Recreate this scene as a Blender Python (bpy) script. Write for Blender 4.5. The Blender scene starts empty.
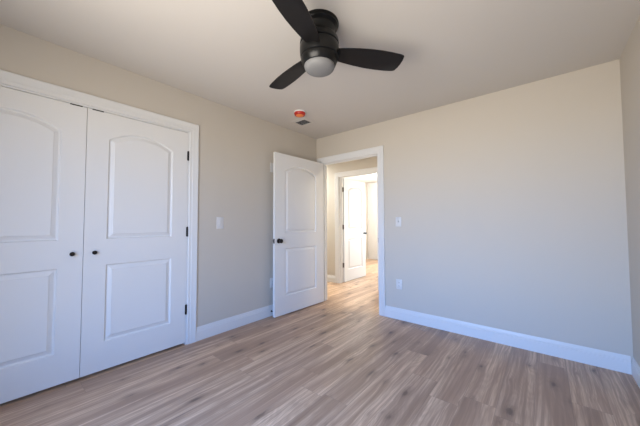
import bpy, bmesh, math
from mathutils import Vector, Matrix, geometry

SC = bpy.context.scene
COL = SC.collection
R = math.radians

# ------------------------------------------------------------------ room sizes (metres)
W, H, REAR = 3.1535, 2.4423, -3.634          # left wall x=0, far wall y=0, right wall x=W, rear wall y=REAR
DT = 2.040                                   # top of the door leaves
HEAD = 2.044                                 # underside of head jambs
DX0, DX1 = 0.109, 1.0275                     # room doorway in the far wall
CY0, CY1 = -3.4595, -1.9355                  # closet opening in the left wall
HY0, HY1 = 1.13, 1.245                       # hall wall opposite the doorway
FX0, FX1 = -0.395, 0.424                     # doorway to the room across the hall
WT = 0.115

# ------------------------------------------------------------------ camera
f_px, pitch, yaw, roll = 270.444, 0.0378, 0.6941, -0.0032
cp, sp, cy, sy = math.cos(pitch), math.sin(pitch), math.cos(yaw), math.sin(yaw)
fw = Vector((-sy * cp, cy * cp, sp)); rt = Vector((cy, sy, 0)); up = rt.cross(fw)
r2 = rt * math.cos(roll) + up * math.sin(roll); u2 = -rt * math.sin(roll) + up * math.cos(roll)
cam = bpy.data.cameras.new('camera'); cam_o = bpy.data.objects.new('camera', cam); COL.objects.link(cam_o)
cam.sensor_fit = 'HORIZONTAL'; cam.sensor_width = 36.0; cam.lens = f_px * 36.0 / 640.0
cam.clip_start = 0.02; cam.clip_end = 100
M3 = Matrix((r2, u2, -fw)).transposed()
cam_o.matrix_world = Matrix.Translation((2.6673, -3.1266, 1.1524)) @ M3.to_4x4()
SC.camera = cam_o

# ------------------------------------------------------------------ world: blue sky above, sunlit ground below
world = bpy.data.worlds.new('world'); SC.world = world; world.use_nodes = True
wt = world.node_tree; wt.nodes.clear()
tc = wt.nodes.new('ShaderNodeTexCoord'); sx = wt.nodes.new('ShaderNodeSeparateXYZ')
def wmath(op, a, b, c=0.0):
    n = wt.nodes.new('ShaderNodeMath'); n.operation = op
    for i, v in enumerate((a, b, c)):
        if isinstance(v, (int, float)): n.inputs[i].default_value = v
        else: wt.links.new(v, n.inputs[i])
    return n.outputs[0]
rp = wt.nodes.new('ShaderNodeValToRGB'); bg = wt.nodes.new('ShaderNodeBackground'); wo = wt.nodes.new('ShaderNodeOutputWorld')
wt.links.new(tc.outputs['Generated'], sx.inputs[0]); wt.links.new(wmath('MULTIPLY_ADD', sx.outputs['Z'], .5, .5), rp.inputs[0])
wt.links.new(rp.outputs[0], bg.inputs[0]); wt.links.new(bg.outputs[0], wo.inputs[0])
el = rp.color_ramp.elements
el[0].position = 0.0; el[0].color = (1.3, 1.20, 1.06, 1)
el[1].position = 1.0; el[1].color = (0.20, 0.46, 1.15, 1)
for p, c in ((0.42, (1.0, 0.93, 0.84, 1)), (0.465, (1.2, 1.17, 1.12, 1)), (0.50, (1.0, 1.24, 1.62, 1)), (0.57, (0.42, 0.82, 1.75, 1))):
    e = el.new(p); e.color = c
SKY, GLOW = 4.4, 7.4     # overall sky, and an added boost towards -y that brightens the far wall
level = wmath('SQRT', wmath('ADD', wmath('MULTIPLY', sx.outputs['X'], sx.outputs['X']), wmath('MULTIPLY', sx.outputs['Y'], sx.outputs['Y'])), 0.0)
facing = wmath('POWER', wmath('MAXIMUM', wmath('DIVIDE', wmath('MULTIPLY', sx.outputs['Y'], -1.0), wmath('MAXIMUM', level, 0.02)), 0.0), 3.0)
wt.links.new(wmath('MULTIPLY_ADD', facing, GLOW, SKY), bg.inputs[1])

# ------------------------------------------------------------------ lights
WX0, WX1, WZ0, WZ1 = 0.90, 2.68, 0.18, 2.08   # the room's own window, in the rear wall
def area(name, loc, rot, sx_, sy_, power, color, portal=False):
    l = bpy.data.lights.new(name, 'AREA'); l.shape = 'RECTANGLE'; l.size = sx_; l.size_y = sy_
    l.energy = power; l.color = color
    if portal: l.cycles.is_portal = True
    o = bpy.data.objects.new(name, l); COL.objects.link(o); o.location = loc; o.rotation_euler = rot
    return o
area('window_portal', ((WX0 + WX1) / 2, REAR - .06, (WZ0 + WZ1) / 2), (R(90), 0, 0), WX1 - WX0, WZ1 - WZ0, 1, (1, 1, 1), True)
area('far_room_daylight', (2.38, 3.6, 1.35), (0, R(90), 0), 1.6, 1.7, 10, (0.97, 0.98, 1.0))
area('far_room_day_panel', (0.30, 4.58, 1.35), (R(-90), 0, 0), 1.2, 1.6, 185, (0.90, 0.97, 1.0))  # unseen panel added for cool daylight and floor glare; the wall is solid
area('hall_fill_light', (-1.30, 0.60, H - .075), (0, 0, 0), .26, .26, 48, (0.98, 0.99, 0.96))  # added out of view to brighten the hall wall
area('hall_header_fill_light', (1.75, 0.55, H - .075), (0, 0, 0), .26, .26, 28, (1.0, 0.88, 0.66))  # added out of view to light the wall above the far doorway
SC.view_settings.view_transform = 'Standard'; SC.view_settings.look = 'None'
SC.view_settings.gamma = 1.0; SC.view_settings.use_curve_mapping = False
SC.view_settings.exposure = -0.10
SC.cycles.max_bounces = 12; SC.cycles.diffuse_bounces = 8
SC.cycles.sample_clamp_indirect = 6.0

# ------------------------------------------------------------------ materials
def material(name, color, rough=.5, metal=0.0, spec=.5, bump=None, vary=0.0):
    m = bpy.data.materials.new(name); m.use_nodes = True; nt = m.node_tree
    b = nt.nodes['Principled BSDF']
    b.inputs['Base Color'].default_value = (*color, 1); b.inputs['Roughness'].default_value = rough
    b.inputs['Metallic'].default_value = metal; b.inputs['Specular IOR Level'].default_value = spec
    if bump or vary:
        t = nt.nodes.new('ShaderNodeTexCoord'); n = nt.nodes.new('ShaderNodeTexNoise')
        nt.links.new(t.outputs['Object'], n.inputs['Vector'])
        n.inputs['Scale'].default_value = (bump or (40, 0))[0]; n.inputs['Detail'].default_value = 3
        if bump:
            bp = nt.nodes.new('ShaderNodeBump'); bp.inputs['Strength'].default_value = bump[1]; bp.inputs['Distance'].default_value = .001
            nt.links.new(n.outputs['Fac'], bp.inputs['Height']); nt.links.new(bp.outputs[0], b.inputs['Normal'])
        if vary:
            mx = nt.nodes.new('ShaderNodeMix'); mx.data_type = 'RGBA'
            mx.inputs[6].default_value = (*[c * (1 - vary) for c in color], 1); mx.inputs[7].default_value = (*[min(1, c * (1 + vary)) for c in color], 1)
            nt.links.new(n.outputs['Fac'], mx.inputs[0]); nt.links.new(mx.outputs[2], b.inputs['Base Color'])
    return m

M_WALL = material('greige_wall_paint', (.525, .482, .418), .75, bump=(160, .03), vary=.01)
M_CEIL = material('ceiling_paint', (.56, .53, .49), .85, bump=(120, .1), vary=.01)
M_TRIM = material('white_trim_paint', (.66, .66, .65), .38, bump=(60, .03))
M_DOOR = material('white_door_paint', (.69, .685, .67), .42, bump=(220, .04))
M_BRONZE = material('dark_bronze', (.018, .015, .013), .38, metal=.6, bump=(90, .02))
M_FAN = material('black_fan_metal', (.004, .004, .004), .30, spec=.3, bump=(80, .02))
M_BLADE = material('dark_blade_finish', (.007, .006, .006), .5, spec=.25, bump=(30, .05), vary=.15)
M_GLOBE = material('frosted_white_glass', (.185, .185, .185), .5, spec=.3, bump=(200, .02))
M_PLATE = material('light_plate_plastic', (.60, .595, .585), .4, bump=(50, .01))
M_PLASTIC = material('white_plastic', (.80, .80, .79), .35, bump=(50, .01))
M_RED = material('red_plastic', (.42, .016, .008), .4, bump=(50, .01))
M_ORANGE = material('orange_plastic', (.78, .22, .06), .45, bump=(50, .01))
M_GRILLE = material('shaded_grille', (.42, .42, .42), .5, bump=(50, .02))  # white slats, their shade put into the grey
M_DARK = material('dark_duct', (.04, .04, .04), .8, bump=(50, .02))
M_RUBBER = material('black_rubber', (.012, .012, .014), .6, bump=(50, .02))
M_STEEL = material('latch_bronze_plate', (.06, .05, .045), .35, metal=.8, bump=(50, .02))
M_HINGE = material('lit_bronze_hinge', (.14, .12, .105), .4, metal=.5, bump=(50, .02))  # dark bronze lightened: the strong light on the hinges is in the colour
M_LAMP = material('added_lamp_diffuser', (.85, .8, .7), .4, bump=(50, .01))  # for the unseen lamps added beyond the doorway

def floor_material():
    m = bpy.data.materials.new('oak_plank_floor'); m.use_nodes = True; nt = m.node_tree; N = nt.nodes; L = nt.links
    b = N['Principled BSDF']
    def math_(op, a, bb=None, c=None):
        n = N.new('ShaderNodeMath'); n.operation = op
        for i, v in enumerate((a, bb, c)):
            if v is None: continue
            if isinstance(v, (int, float)): n.inputs[i].default_value = v
            else: L.new(v, n.inputs[i])
        return n.outputs[0]
    def vec(x, y, z):
        n = N.new('ShaderNodeCombineXYZ')
        for i, v in enumerate((x, y, z)):
            if isinstance(v, (int, float)): n.inputs[i].default_value = v
            else: L.new(v, n.inputs[i])
        return n.outputs[0]
    def noise(v, detail=4, rough=.55, dist=0):
        n = N.new('ShaderNodeTexNoise'); L.new(v, n.inputs['Vector']); n.inputs['Scale'].default_value = 1
        n.inputs['Detail'].default_value = detail; n.inputs['Roughness'].default_value = rough; n.inputs['Distortion'].default_value = dist
        return n.outputs['Fac']
    def ramp(fac, stops):
        n = N.new('ShaderNodeValToRGB'); L.new(fac, n.inputs[0]); e = n.color_ramp.elements
        e[0].position, e[0].color = stops[0][0], (*stops[0][1], 1); e[1].position, e[1].color = stops[-1][0], (*stops[-1][1], 1)
        for p, c in stops[1:-1]:
            k = e.new(p); k.color = (*c, 1)
        return n.outputs[0]
    def mix(fac, a, c, mode='MIX'):
        n = N.new('ShaderNodeMix'); n.data_type = 'RGBA'; n.blend_type = mode
        for i, v in ((0, fac), (6, a), (7, c)):
            if isinstance(v, (int, float)): n.inputs[i].default_value = v
            elif isinstance(v, tuple): n.inputs[i].default_value = (*v, 1)
            else: L.new(v, n.inputs[i])
        return n.outputs[2]
    tc = N.new('ShaderNodeTexCoord'); s = N.new('ShaderNodeSeparateXYZ'); L.new(tc.outputs['Object'], s.inputs[0])
    x, y = s.outputs[0], s.outputs[1]
    PW, PL = 0.182, 1.52
    u = math_('DIVIDE', math_('ADD', x, 5.06), PW); row = math_('FLOOR', u); fu = math_('FRACT', u)
    wn = N.new('ShaderNodeTexWhiteNoise'); wn.noise_dimensions = '1D'; L.new(row, wn.inputs['W'])
    v = math_('ADD', math_('DIVIDE', math_('ADD', y, 10), PL), wn.outputs['Value']); pl = math_('FLOOR', v); fv = math_('FRACT', v)
    wn2 = N.new('ShaderNodeTexWhiteNoise'); wn2.noise_dimensions = '2D'; L.new(vec(row, pl, 0), wn2.inputs['Vector'])
    rnd = wn2.outputs['Value']
    seed = math_('MULTIPLY', rnd, 57.0)
    # long streaks, cathedral figure, fine pores, knots
    kv = N.new('ShaderNodeTexVoronoi'); kv.feature = 'F1'; kv.voronoi_dimensions = '2D'
    L.new(vec(math_('MULTIPLY_ADD', x, 5.6, math_('MULTIPLY', seed, 3.7)), math_('MULTIPLY_ADD', y, 2.3, math_('MULTIPLY', seed, 1.9)), 0), kv.inputs['Vector'])
    kr = N.new('ShaderNodeSeparateColor'); L.new(kv.outputs['Color'], kr.inputs[0]); kv.inputs['Scale'].default_value = 1
    kd0 = math_('ADD', kv.outputs['Distance'], math_('MULTIPLY', kr.outputs[0], .16))
    kd = math_('ADD', kd0, math_('MULTIPLY', math_('SUBTRACT', noise(vec(math_('MULTIPLY', x, 34), math_('MULTIPLY', y, 14), seed), 3), .5), .20))
    bend = math_('MULTIPLY', math_('POWER', math_('MAXIMUM', math_('SUBTRACT', 1, math_('MULTIPLY', kd0, 1.8)), 0), 2), .55)
    xs = math_('ADD', x, math_('MULTIPLY', bend, .045))
    streak = noise(vec(math_('MULTIPLY', xs, 15), math_('MULTIPLY', y, .62), seed), 8, .66, .35)
    grain = noise(vec(math_('MULTIPLY', xs, 75), math_('MULTIPLY', y, 1.8), math_('ADD', seed, 70)), 4, .6, .2)
    broad = noise(vec(math_('MULTIPLY', xs, 7.5), math_('MULTIPLY', y, .38), math_('ADD', seed, 9)), 2, .5, .4)
    fig = math_('ADD', noise(vec(math_('MULTIPLY', x, 7.0), math_('MULTIPLY', y, 1.0), math_('ADD', seed, 21)), 1.5, .4, .3), math_('MULTIPLY', bend, .25))
    rings = math_('MULTIPLY_ADD', math_('SINE', math_('MULTIPLY', fig, 110)), .5, .5)
    pores = noise(vec(math_('MULTIPLY', x, 170), math_('MULTIPLY', y, 6), seed), 3, .6)
    sap = ramp(noise(vec(math_('MULTIPLY', xs, 13), math_('MULTIPLY', y, .5), math_('ADD', seed, 40)), 2, .5, .3), [(.60, (0, 0, 0)), (.68, (1, 1, 1))])
    knot = ramp(kd, [(0.0, (1, 1, 1)), (.06, (.95, .95, .95)), (.12, (.42, .42, .42)), (.20, (.14, .14, .14)), (.32, (0, 0, 0))])
    base = ramp(streak, [(.32, (.200, .135, .094)), (.44, (.380, .280, .206)), (.53, (.510, .396, .304)), (.67, (.650, .528, .416))])
    base = mix(ramp(broad, [(.46, (0, 0, 0)), (.60, (.80, .80, .80))]), base, (.285, .200, .150))
    base = mix(math_('MULTIPLY', sap, .45), base, (.68, .55, .43))
    base = mix(ramp(grain, [(.42, (.50, .50, .50)), (.56, (0, 0, 0))]), base, (.22, .152, .112))
    base = mix(math_('MULTIPLY', rings, .22), base, (.235, .165, .120))
    base = mix(math_('MULTIPLY', ramp(pores, [(.4, (0, 0, 0)), (.65, (1, 1, 1))]), .34), base, (.265, .190, .140))
    tint = ramp(rnd, [(0, (.93, .92, .92)), (.3, (.97, .965, .96)), (.6, (1.02, 1.01, 1.0)), (1, (1.06, 1.05, 1.03))])
    base = mix(1.0, base, tint, 'MULTIPLY')
    base = mix(1.0, base, (1.24, 1.11, .96), 'MULTIPLY')
    base = mix(math_('MULTIPLY', knot, .8), base, (.095, .056, .038))
    ex = math_('MULTIPLY', math_('MINIMUM', fu, math_('SUBTRACT', 1, fu)), PW); ey = math_('MULTIPLY', math_('MINIMUM', fv, math_('SUBTRACT', 1, fv)), PL)
    edge = math_('MINIMUM', ex, ey)
    gap = ramp(math_('MULTIPLY', edge, 100), [(.04, (1, 1, 1)), (.16, (0, 0, 0))])
    base = mix(math_('MULTIPLY', gap, .45), base, (.07, .048, .038))
    L.new(base, b.inputs['Base Color'])
    L.new(math_('MULTIPLY_ADD', streak, .18, .30), b.inputs['Roughness']); b.inputs['Specular IOR Level'].default_value = .45
    hgt = math_('ADD', math_('MULTIPLY', math_('SUBTRACT', 1, gap), 1.0), math_('MULTIPLY', pores, .12))
    bp = N.new('ShaderNodeBump'); bp.inputs['Strength'].default_value = .35; bp.inputs['Distance'].default_value = .002
    L.new(hgt, bp.inputs['Height']); L.new(bp.outputs[0], b.inputs['Normal'])
    return m
M_FLOOR = floor_material()

# ------------------------------------------------------------------ helpers
def add_box(bm, x0, x1, y0, y1, z0, z1, bevel=0.0):
    vs = [bm.verts.new((x, y, z)) for z in (z0, z1) for y in (y0, y1) for x in (x0, x1)]
    fs = [bm.faces.new([vs[i] for i in q]) for q in ((0, 2, 3, 1), (4, 5, 7, 6), (0, 1, 5, 4), (2, 6, 7, 3), (0, 4, 6, 2), (1, 3, 7, 5))]
    if bevel:
        es = list({e for f in fs for e in f.edges})
        bmesh.ops.bevel(bm, geom=es, offset=bevel, segments=2, profile=.5, affect='EDGES')

def box(x0, x1, y0, y1, z0, z1, bevel=0.0):
    bm = bmesh.new(); add_box(bm, x0, x1, y0, y1, z0, z1, bevel); return bm

def add_lathe(bm, prof, segs=48, axis='Z', center=(0, 0, 0), direction=1):
    """prof: (radius, height) pairs, closed to the axis at both ends"""
    def pt(r, h, a):
        c, s = r * math.cos(a), r * math.sin(a)
        v = {'Z': (c, s, h), 'X': (h, c, s), 'Y': (c, h, s)}[axis]
        return Vector(v) + Vector(center)
    rings = []
    for r, h in prof:
        h *= direction
        if r < 1e-6: rings.append([bm.verts.new(pt(0, h, 0))])
        else: rings.append([bm.verts.new(pt(r, h, 2 * math.pi * k / segs)) for k in range(segs)])
    for a, b in zip(rings, rings[1:]):
        for k in range(segs):
            q = [a[k % len(a)], a[(k + 1) % len(a)], b[(k + 1) % len(b)], b[k % len(b)]]
            q = list(dict.fromkeys(q))
            if len(q) > 2: bm.faces.new(q)
    for ring in (rings[0], rings[-1]):
        if len(ring) > 2: bm.faces.new(ring)

def lathe(prof, **k):
    bm = bmesh.new(); add_lathe(bm, prof, **k); return bm

def sweep(bm, path, prof, place):
    """mitred moulding: path = 2-D points; prof = (out, up) pairs; place(point2d, up) -> 3-D.  'out' runs to the left of travel."""
    P = [Vector(p) for p in path]; n = len(P); rows = []
    for i in range(n):
        d0 = (P[i] - P[i - 1]).normalized() if i else None
        d1 = (P[i + 1] - P[i]).normalized() if i < n - 1 else None
        n0 = Vector((-d0.y, d0.x)) if d0 else None; n1 = Vector((-d1.y, d1.x)) if d1 else None
        if n0 and n1:
            mm = (n0 + n1).normalized(); mm = mm / mm.dot(n0)
        else: mm = n0 or n1
        rows.append([bm.verts.new(place(P[i] + mm * o, u)) for o, u in prof])
    m = len(prof)
    for a, b in zip(rows, rows[1:]):
        for k in range(m): bm.faces.new((a[k], a[(k + 1) % m], b[(k + 1) % m], b[k]))
    bm.faces.new(rows[0]); bm.faces.new(rows[-1][::-1])

def obj(name, bm, mat, parent=None, loc=None, sharp=32):
    bmesh.ops.remove_doubles(bm, verts=bm.verts, dist=1e-6)
    bmesh.ops.recalc_face_normals(bm, faces=bm.faces)
    me = bpy.data.meshes.new(name); bm.to_mesh(me); bm.free()
    for p in me.polygons: p.use_smooth = True
    me.set_sharp_from_angle(angle=R(sharp))
    me.materials.append(mat)
    o = bpy.data.objects.new(name, me); COL.objects.link(o)
    if loc is not None: o.location = loc
    if parent: o.parent = parent
    return o

def tag(o, label, cat, group=None, kind=None):
    o['label'] = label; o['category'] = cat
    if group: o['group'] = group
    if kind: o['kind'] = kind
    return o

def struct(name, bm, mat, label, cat, **k):
    return tag(obj(name, bm, mat, **k), label, cat, kind='structure')

def thing(name, label, cat, loc, rz=0, group=None):
    o = bpy.data.objects.new(name, None); COL.objects.link(o); o.location = loc; o.rotation_euler = (0, 0, rz)
    o.empty_display_size = .05
    return tag(o, label, cat, group)

# ------------------------------------------------------------------ floor, ceiling, walls
XL, XR, YE = -1.75, W + WT, 4.70
struct('floor', box(XL - .1, XR, REAR - WT, YE, -.06, 0), M_FLOOR, 'brown oak-look plank floor running through the doorway into the hall', 'floor')
struct('ceiling', box(XL - .1, XR, REAR - WT, YE, H, H + .06), M_CEIL, 'plain pale greige ceiling above the bedroom', 'ceiling')

bm = bmesh.new()
add_box(bm, -WT, 0, CY1 + .018, 0, 0, H); add_box(bm, -WT, 0, REAR, CY0 - .018, 0, H); add_box(bm, -WT, 0, CY0 - .018, CY1 + .018, HEAD + .018, H)
struct('wall_left', bm, M_WALL, 'greige wall holding the white double closet doors', 'wall')
bm = bmesh.new()
add_box(bm, XL, DX0 - .018, 0, WT, 0, H); add_box(bm, DX1 + .018, XR, 0, WT, 0, H); add_box(bm, DX0 - .018, DX1 + .018, 0, WT, HEAD + .018, H)
struct('wall_back', bm, M_WALL, 'wide bare greige wall with the open doorway at its end', 'wall')
struct('wall_right', box(W, XR, REAR, 0, 0, H), M_WALL, 'greige side wall meeting the bare wall in a corner', 'wall')
bm = bmesh.new()
add_box(bm, -WT, WX0, REAR - WT, REAR, 0, H); add_box(bm, WX1, XR, REAR - WT, REAR, 0, H)
add_box(bm, WX0, WX1, REAR - WT, REAR, 0, WZ0); add_box(bm, WX0, WX1, REAR - WT, REAR, WZ1, H)
struct('wall_rear', bm, M_WALL, 'greige wall with the bedroom window behind the viewer', 'wall')
bm = bmesh.new()
add_box(bm, -.80, -.76, REAR, -1.2, 0, H); add_box(bm, -.76, -WT, -1.24, -1.2, 0, H); add_box(bm, -.76, -WT, REAR - WT, REAR - .06, 0, H)
struct('wall_closet', bm, M_WALL, 'inner walls of the closet behind the double doors', 'wall')
bm = bmesh.new()
add_box(bm, XL, FX0 - .018, HY0, HY1, 0, H); add_box(bm, FX1 + .018, XR, HY0, HY1, 0, H); add_box(bm, FX0 - .018, FX1 + .018, HY0, HY1, HEAD + .018, H)
struct('wall_hall', bm, M_WALL, 'beige hall wall seen through the open doorway', 'wall')
bm = bmesh.new(); add_box(bm, XL - .1, XL, WT, YE, 0, H); add_box(bm, XR - .02, XR, WT, HY0, 0, H)
struct('wall_hall_end', bm, M_WALL, 'end walls closing off the hall', 'wall')
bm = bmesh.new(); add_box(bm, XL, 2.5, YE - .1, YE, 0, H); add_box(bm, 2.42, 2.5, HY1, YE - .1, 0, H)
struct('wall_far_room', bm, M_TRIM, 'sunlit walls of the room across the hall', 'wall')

# window frame behind the viewer
bm = bmesh.new(); t = .045
add_box(bm, WX0, WX0 + t, REAR - .1, REAR - .05, WZ0, WZ1); add_box(bm, WX1 - t, WX1, REAR - .1, REAR - .05, WZ0, WZ1)
add_box(bm, WX0 + t, WX1 - t, REAR - .1, REAR - .05, WZ0, WZ0 + t); add_box(bm, WX0 + t, WX1 - t, REAR - .1, REAR - .05, WZ1 - t, WZ1)
struct('window_1', bm, M_TRIM, 'white framed bedroom window behind the viewer', 'window')

# ------------------------------------------------------------------ casings and jambs
def cas_prof(w):
    return [(0, 0), (0, .008), (.003, .0105), (w * .30, .0115), (w * .34, .0145), (w * .40, .0150), (w * .74, .0155), (w * .80, .0180), (w * .95, .0180), (w, .0150), (w, 0)]
def casing(name, a, b, top, w, rev, place, label):
    bm = bmesh.new()
    # travel so that 'out' (left of travel) points away from the opening: down side b last
    path = [(b + rev, 0), (b + rev, top + rev), (a - rev, top + rev), (a - rev, 0)]
    prof = [(-o, u) for o, u in cas_prof(w)]
    sweep(bm, path, prof, place)
    return struct(name, bm, M_TRIM, label, 'door casing')
def jamb(parent, a, b, top, t, place_box, stop=None):
    bm = bmesh.new()
    place_box(bm, a - t, a, 0, top); place_box(bm, b, b + t, 0, top); place_box(bm, a - t, b + t, top, top + t)
    obj('door_jamb', bm, M_TRIM, parent)
    if stop:
        bm = bmesh.new(); s = .011
        stop(bm, a, a + s, 0, top - s); stop(bm, b - s, b, 0, top - s); stop(bm, a, b, top - s, top)
        obj('door_stop_strip', bm, M_TRIM, parent)

c1 = casing('trim_1', CY0, CY1, HEAD, .086, .0125, lambda p, u: Vector((u, p.x, p.y)), 'white moulded casing around the double closet doors')
jamb(c1, CY0, CY1, HEAD, .018, lambda bm, a, b, z0, z1: add_box(bm, -WT, 0, a, b, z0, z1), lambda bm, a, b, z0, z1: add_box(bm, -.085, -.046, a, b, z0, z1))
c2 = casing('trim_2', DX0, DX1, HEAD, .0825, .008, lambda p, u: Vector((p.x, -u, p.y)), 'white casing around the doorway to the hall')
jamb(c2, DX0, DX1, HEAD, .018, lambda bm, a, b, z0, z1: add_box(bm, a, b, 0, WT, z0, z1), lambda bm, a, b, z0, z1: add_box(bm, a, b, .040, .075, z0, z1))
bm = bmesh.new(); add_box(bm, DX1 - .0015, DX1 + .001, -.0015, .032, .905, .965, .0006)
obj('strike_plate', bm, M_STEEL, c2)
c4 = casing('trim_3', DX0, DX1, HEAD, .0825, .008, lambda p, u: Vector((p.x, WT + u, p.y)), 'white casing on the hall side of the bedroom doorway')
c3 = casing('trim_4', FX0, FX1, HEAD, .0825, .008, lambda p, u: Vector((p.x, HY0 - u, p.y)), 'bright white casing around the doorway across the hall')
jamb(c3, FX0, FX1, HEAD, .018, lambda bm, a, b, z0, z1: add_box(bm, a, b, HY0, HY1, z0, z1), lambda bm, a, b, z0, z1: add_box(bm, a, b, HY0 + .03, HY0 + .065, z0, z1))

# ------------------------------------------------------------------ baseboards
BH = .133
BP = [(0, 0), (.014, 0), (.014, .090), (.0105, .093), (.0105, .105), (.0075, .108), (.0065, .120), (.0045, .127), (.0040, BH), (0, BH)]
def baseboard(name, runs, label):
    bm = bmesh.new()
    for path in runs:
        sweep(bm, path, BP, lambda p, u: Vector((p.x, p.y, u)))
    return struct(name, bm, M_TRIM, label, 'baseboard')
e = CY1 + .0125 + .086
ci = DX1 + .008 + .0825
# left-of-travel points into the room
baseboard('baseboard_left', [[(0, -.0005), (0, e)]], 'white baseboard along the wall between closet and open door')
baseboard('baseboard_back', [[(W - .0145, 0), (ci, 0)]], 'long white baseboard under the bare wall')
baseboard('baseboard_right', [[(W, REAR + .001), (W, -.0005)]], 'short white baseboard at the corner of the side wall')
baseboard('baseboard_hall', [[(FX0 - .0905, HY0), (XL + .002, HY0)], [(XR - .03, HY0), (FX1 + .0905, HY0)]], 'white baseboard along the hall wall beyond the doorway')

# ------------------------------------------------------------------ doors
PANEL = [(0, 0), (.002, -.001), (.007, -.010), (.011, -.0125), (.017, -.0125), (.022, -.0105), (.038, -.0045), (.041, -.0015), (.044, -.0010)]
def door_leaf(w, h, t, stile, z_off):
    """leaf in local space: x 0..w along the leaf, y 0..t thickness, z from z_off; moulded two-panel faces on both sides"""
    bm = bmesh.new()
    x0, x1 = stile, w - stile
    def low_ring(d):
        return [(x0 + d, .235 + d), (x1 - d, .235 + d), (x1 - d, .835 - d), (x0 + d, .835 - d)]
    c, rise, n = (x1 - x0) / 2, .083, 28
    RA = (c * c + rise * rise) / (2 * rise); zc = 1.828 + rise - RA
    def upp_ring(d):
        r, e_ = RA - d, c - d; am = math.asin(e_ / r)
        return [(x0 + d, 1.032 + d), (x1 - d, 1.032 + d)] + [((x0 + x1) / 2 + r * math.sin(am * (1 - 2 * k / n)), zc + r * math.cos(am * (1 - 2 * k / n))) for k in range(n + 1)]
    low, upp = low_ring(0), upp_ring(0)
    outer = [(0, z_off), (w, z_off), (w, h), (0, h)]
    for y, s in ((0, 1), (t, -1)):
        polys = [outer, low, upp]
        flat = [p for q in polys for p in q]
        tris = geometry.tessellate_polygon([[Vector((p[0], p[1], 0)) for p in q] for q in polys])
        vs = [bm.verts.new((p[0], y, p[1])) for p in flat]
        for tr in tris: bm.faces.new([vs[i] for i in tr])
        off = 4
        for q, ring in ((low, low_ring), (upp, upp_ring)):
            prev = vs[off:off + len(q)]; off += len(q)
            for d, z in PANEL[1:]:
                cur = [bm.verts.new((p[0], y - s * z, p[1])) for p in ring(d)]
                for k in range(len(q)): bm.faces.new((prev[k], prev[(k + 1) % len(q)], cur[(k + 1) % len(q)], cur[k]))
                prev = cur
            bm.faces.new(prev)
        if y == 0: v0 = vs[:4]
        else:
            for k in range(4): bm.faces.new((v0[k], v0[(k + 1) % 4], vs[(k + 1) % 4], vs[k]))
    return bm

def knob(parent, x, y, z, sgn, r=.0265, rose=.031, reach=.062):
    prof = [(0, 0), (rose, 0), (rose, .004), (rose * .85, .008), (.011, .009), (.010, reach * .45), (r * .75, reach * .52), (r, reach * .70), (r * .97, reach * .85), (r * .7, reach * .97), (0, reach)]
    obj('door_knob', lathe(prof, segs=28, axis='Y', direction=sgn), M_BRONZE, parent, (x, y, z))

def hinge(parent, x, y, z, leaf=None, r=.0068, mat=None):
    bm = bmesh.new()
    add_lathe(bm, [(0, -.049), (.0045, -.047), (r, -.045), (r, .045), (.0045, .047), (0, .049)], segs=14, center=(x, y, z))
    if leaf: add_box(bm, *leaf, z - .044, z + .044)
    obj('hinge', bm, mat or M_BRONZE, parent)

HZ = (1.814, 1.075, .331)
CW = .7585
# closet leaves: local x runs along +world y for one, mirrored placement for the other
def closet_door(name, loc, rz, hinge_x, knob_x, label, y_face, sgn):
    d = struct(name, door_leaf(CW, DT, .035, .1355, .021), M_DOOR, label, 'door', loc=loc, sharp=8)
    d.rotation_euler = (0, 0, rz)
    knob(d, knob_x, y_face, .934, sgn, r=.0155, rose=.0125, reach=.030)
    for z in HZ: hinge(d, hinge_x, y_face + sgn * .004, z, (hinge_x - .009, hinge_x + .009, min(y_face, y_face + sgn * .002), max(y_face, y_face + sgn * .002)), r=.0062)
    cx = knob_x
    bm = bmesh.new(); k0, k1 = (knob_x - .034, knob_x + .036)
    add_box(bm, k0, k1, min(y_face - sgn * .02, y_face + sgn * .0012), max(y_face - sgn * .02, y_face + sgn * .0012), DT - .0045, HEAD - .0005)
    obj('ball_catch', bm, M_BRONZE, d)
    return d
MID = (CY0 + CY1) / 2
# rz = +90deg: local x -> world +y, local y -> world -x ; face y=0 is toward the room (x=0)
closet_door('door_1', (0, MID + .0018, 0), R(90), CW + .0022, .0625, 'white closet door, the one nearest the light switch', 0, -1)
closet_door('door_2', (0, CY0 + .0022, 0), R(90), -.0022, CW - .0625, 'white closet door cut off by the edge of the photo', 0, -1)

# bedroom door, open against the left wall; pivot at the hinge, leaf local x -> world -y
DW = .914
d3 = struct('door_3', door_leaf(DW, DT, .035, .163, .010), M_DOOR, 'white two-panel bedroom door standing open against the wall', 'door', loc=(DX0 + .001, -.012, 0), sharp=8)
d3.rotation_euler = (0, 0, R(-91.8))
knob(d3, DW - .062, .035, .934, 1); knob(d3, DW - .062, 0, .934, -1)
for z in HZ: hinge(d3, -.004, -.004, z, (-.0015, .0005, -.002, .032))
bm = bmesh.new(); add_box(bm, DW - .0005, DW + .0012, .006, .029, .905, .963); add_box(bm, DW, DW + .009, .012, .023, .925, .943, .002)
obj('latch_plate', bm, M_STEEL, d3)

# door of the room across the hall, open at a right angle
d4 = struct('door_4', door_leaf(.813, DT, .035, .14, .010), M_DOOR, 'sunlit white door standing open in the room across the hall', 'door', loc=(FX0 + .001, HY1 + .006, 0), sharp=8)
d4.rotation_euler = (0, 0, R(90)); d4.location.x = FX0 + .036
knob(d4, .813 - .062, 0, .934, -1); knob(d4, .813 - .062, .035, .934, 1)
for z in HZ: hinge(d4, -.004, .038, z, (-.0022, .0005, .004, .034), mat=M_HINGE)

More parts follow.
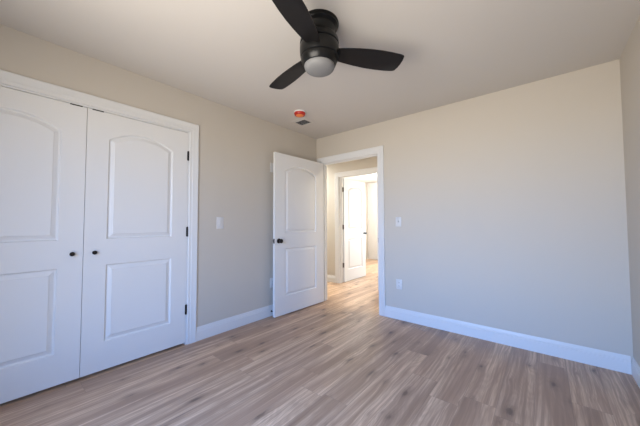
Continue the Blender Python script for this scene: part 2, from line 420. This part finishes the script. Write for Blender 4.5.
# ------------------------------------------------------------------ ceiling fan
FX, FY = W / 2, -1.817
fan = thing('ceiling_fan', 'black three-blade flush-mount ceiling fan with frosted light', 'ceiling fan', (FX, FY, H))
fz = lambda z: z - H
canopy = [(0, 0), (.124, 0), (.126, -.006), (.125, -.012), (.121, -.014), (.121, -.024), (.117, -.028), (.102, -.036), (.095, -.055), (.094, -.080), (.098, -.092), (0, -.092)]
obj('canopy', lathe(canopy, segs=64), M_FAN, fan)
motor = [(0, fz(2.348)), (.104, fz(2.348)), (.113, fz(2.345)), (.121, fz(2.335)), (.125, fz(2.318)), (.1255, fz(2.303)), (.122, fz(2.300)), (.119, fz(2.298)), (.119, fz(2.295)),
         (.124, fz(2.292)), (.1265, fz(2.286)), (.1265, fz(2.262)), (.125, fz(2.232)), (.121, fz(2.218)), (.116, fz(2.214)), (0, fz(2.214))]
obj('motor_housing', lathe(motor, segs=64), M_FAN, fan)
light = [(0, fz(2.214)), (.113, fz(2.214)), (.113, fz(2.211)), (.119, fz(2.209)), (.119, fz(2.203)), (.112, fz(2.185)), (.104, fz(2.168)), (.099, fz(2.164)), (0, fz(2.164))]
lk = obj('light_kit', lathe(light, segs=64), M_FAN, fan)
globe = [(0, fz(2.166)), (.0965, fz(2.166)), (.0975, fz(2.160)), (.095, fz(2.148)), (.086, fz(2.136)), (.068, fz(2.126)), (.040, fz(2.120)), (0, fz(2.118))]
obj('globe', lathe(globe, segs=64), M_GLOBE, lk)
def blade_bm():
    half = [(.085, .044), (.12, .052), (.18, .064), (.25, .075), (.33, .083), (.41, .085), (.48, .082), (.53, .077), (.552, .073)]
    up_ = half + [(.561, .066), (.568, .035), (.571, 0)]
    dn = [(x, -y) for x, y in reversed(up_[:-1])]
    # tip is cut a little askew
    P = [((x + (-.10 * y if x > .5 else 0)) * .98, y * .94) for x, y in up_ + dn]
    bm = bmesh.new(); th = .006
    top = [bm.verts.new((x, y, th / 2)) for x, y in P]; bot = [bm.verts.new((x, y, -th / 2)) for x, y in P]
    bm.faces.new(top); bm.faces.new(bot[::-1])
    for k in range(len(P)): bm.faces.new((top[k], bot[k], bot[(k + 1) % len(P)], top[(k + 1) % len(P)]))
    es = [e for e in bm.edges if abs(e.verts[0].co.z - e.verts[1].co.z) < 1e-6]
    bmesh.ops.bevel(bm, geom=es, offset=.0015, segments=2, profile=.5, affect='EDGES')
    return bm
def bracket_bm():
    bm = bmesh.new(); add_box(bm, .100, .150, -.030, .030, .004, .009, .0015)
    for y in (-.018, .018): add_lathe(bm, [(0, .009), (.005, .009), (.004, .0115), (0, .012)], segs=12, center=(.140, y, 0))
    return bm
for k in range(3):
    b = obj('blade', blade_bm(), M_BLADE, fan, (0, 0, fz(2.256)))
    b.matrix_basis = Matrix.Translation((0, 0, fz(2.256))) @ Matrix.Rotation(R(49.5 + 120 * k), 4, 'Z') @ Matrix.Rotation(R(2.2), 4, 'Y') @ Matrix.Rotation(R(-12), 4, 'X')
    obj('blade_bracket', bracket_bm(), M_FAN, b)

# ------------------------------------------------------------------ smoke detector and ceiling register
sd = thing('smoke_detector', 'white smoke detector wearing a red dust cover on the ceiling', 'smoke detector', (.512, -.898, H))
obj('base', lathe([(0, 0), (.068, 0), (.068, -.008), (.064, -.011), (0, -.011)], segs=40), M_PLASTIC, sd)
cv = obj('dust_cover', lathe([(0, -.011), (.063, -.011), (.066, -.015), (.064, -.030), (.056, -.041), (.050, -.042), (0, -.042)], segs=40), M_RED, sd)
obj('cover_cap', lathe([(0, -.042), (.044, -.042), (.038, -.049), (.028, -.053), (0, -.054)], segs=40), M_ORANGE, cv)['label'] = 'orange bottom of the red dust cover'

vx0, vx1, vy0, vy1 = .244, .414, -.715, -.578
vent = thing('ceiling_vent', 'square ceiling register with louvers coloured grey for shade in a white frame', 'vent', ((vx0 + vx1) / 2, (vy0 + vy1) / 2, H))
a, b_ = (vx1 - vx0) / 2, (vy1 - vy0) / 2; fr = .034
bm = bmesh.new()
sweep(bm, [(-a, -b_), (a, -b_), (a, b_), (-a, b_), (-a, -b_)], [(0, 0), (0, -.010), (-.006, -.010), (-fr, -.003), (-fr, 0)], lambda p, u: Vector((p.x, p.y, u)))
bm.free(); bm = bmesh.new()
rings = []
for o_, z_ in ((0, 0), (0, -.010), (.006, -.010), (fr, -.003), (fr, 0)):
    rings.append([bm.verts.new((sx_ * (a + o_), sy_ * (b_ + o_), z_)) for sx_, sy_ in ((-1, -1), (1, -1), (1, 1), (-1, 1))])
for p, q in zip(rings, rings[1:]):
    for k in range(4): bm.faces.new((p[k], p[(k + 1) % 4], q[(k + 1) % 4], q[k]))
obj('frame', bm, M_CEIL, vent)
obj('backing', box(-a, a, -b_, b_, -.002, -.0005), M_DARK, vent)
for k in range(7):
    y = -b_ + (k + .5) * 2 * b_ / 7
    s = obj('louver', box(-a, a, -.008, .008, -.0008, .0008), M_GRILLE, vent, (0, y, -.0055)); s.rotation_euler = (R(28), 0, 0)

# ------------------------------------------------------------------ wall plates
def plate(w, h, y0=0.0):
    bm = bmesh.new(); add_box(bm, -w / 2, w / 2, -.006, 0, -h / 2, h / 2, .002); return bm
# local frame: plate lies in x-z, faces -y
sw = thing('light_switch', 'white rocker light switch beside the closet casing', 'light switch', (0, -1.59, 1.159), R(90))
obj('cover_plate', plate(.080, .124), M_PLATE, sw)
bm = bmesh.new(); add_box(bm, -.0165, .0165, -.0085, -.0055, -.033, .033, .001); rk = obj('rocker', bm, M_PLATE, sw); rk.rotation_euler = (R(2.5), 0, 0)
ts = thing('light_switch', 'white toggle light switch on the bare wall beside the doorway', 'light switch', (1.302, 0, 1.167))
obj('cover_plate', plate(.070, .115), M_PLATE, ts)
bm = bmesh.new(); add_box(bm, -.005, .005, -.019, 0, -.009, .009, .0015); tg = obj('toggle', bm, M_PLATE, ts, (0, -.004, 0)); tg.rotation_euler = (R(-28), 0, 0)
for sx_ in (-.030, .030): obj('screw', lathe([(0, .0), (.003, .0), (.003, .0012), (0, .0015)], segs=12, axis='Y', direction=-1), M_PLATE, ts, (0, -.0058, sx_))
def outlet(label, loc, rz, group=None):
    o = thing('wall_outlet', label, 'outlet', loc, rz)
    obj('cover_plate', plate(.074, .118), M_PLATE, o)
    for z in (-.0195, .0195):
        bm = bmesh.new(); add_box(bm, -.0165, .0165, -.0078, -.0055, -.014, .014, .001)
        r = obj('receptacle', bm, M_PLATE, o, (0, 0, z))
        bm = bmesh.new(); add_box(bm, -.0075, -.0053, -.0082, -.0074, -.002, .007); add_box(bm, .0053, .0075, -.0082, -.0074, -.002, .006); add_box(bm, -.002, .002, -.0082, -.0074, -.010, -.006)
        obj('slots', bm, M_DARK, r)
    return o
outlet('white wall outlet low on the bare wall right of the doorway', (1.300, 0, .417), 0)
outlet('white wall outlet low on the wall behind the open bedroom door', (0, -.868, .405), R(90))
hp = thing('wall_plate', 'white blank wall plate high on the wall behind the open bedroom door', 'wall plate', (0, -.868, 1.864), R(90))
obj('cover_plate', plate(.074, .118), M_PLATE, hp)
for z in (-.042, .042): obj('screw', lathe([(0, 0), (.003, 0), (.003, .0012), (0, .0015)], segs=12, axis='Y', direction=-1), M_PLATE, hp, (0, -.0058, z))

# ------------------------------------------------------------------ door stop on the baseboard
ds = thing('door_stop', 'small rod door stop with black tip on the baseboard behind the open door', 'door stop', (.0142, -.893, .060))
obj('rod', lathe([(0, 0), (.011, 0), (.011, .003), (.004, .005), (.004, .046), (0, .046)], segs=16, axis='X'), M_STEEL, ds)
obj('tip', lathe([(0, .046), (.0085, .046), (.009, .052), (.008, .060), (0, .061)], segs=16, axis='X'), M_RUBBER, ds)['label'] = 'black rubber tip'

pl = bpy.data.lights.new('far_room_fill_light', 'POINT'); pl.energy = 85; pl.color = (1, .98, .95); pl.shadow_soft_size = .1  # added out of view to whiten the far room's walls, sparing the door
po = bpy.data.objects.new('far_room_fill_light', pl); COL.objects.link(po); po.location = (-.55, 3.4, H - .22)
fl = thing('added_ceiling_lamp', 'unseen ceiling lamp added to brighten the room across the hall', 'ceiling lamp', (-.55, 3.4, H))
obj('added_lamp_base', lathe([(0, 0), (.15, 0), (.15, -.03), (.14, -.06), (0, -.06)], segs=40), M_LAMP, fl)
hl2_ = thing('added_ceiling_lamp', 'unseen ceiling lamp added to brighten the wall above the far doorway', 'ceiling lamp', (1.75, .55, H))
obj('added_lamp_base', lathe([(0, 0), (.15, 0), (.15, -.03), (.14, -.06), (0, -.06)], segs=40), M_LAMP, hl2_)
# ------------------------------------------------------------------ added hall lamp, out of view, brightens the hall wall
hl = thing('added_ceiling_lamp', 'unseen ceiling lamp added near the hall end to brighten the hall', 'ceiling lamp', (-1.30, .60, H))
obj('added_lamp_base', lathe([(0, 0), (.15, 0), (.15, -.03), (.14, -.06), (0, -.06)], segs=40), M_LAMP, hl)
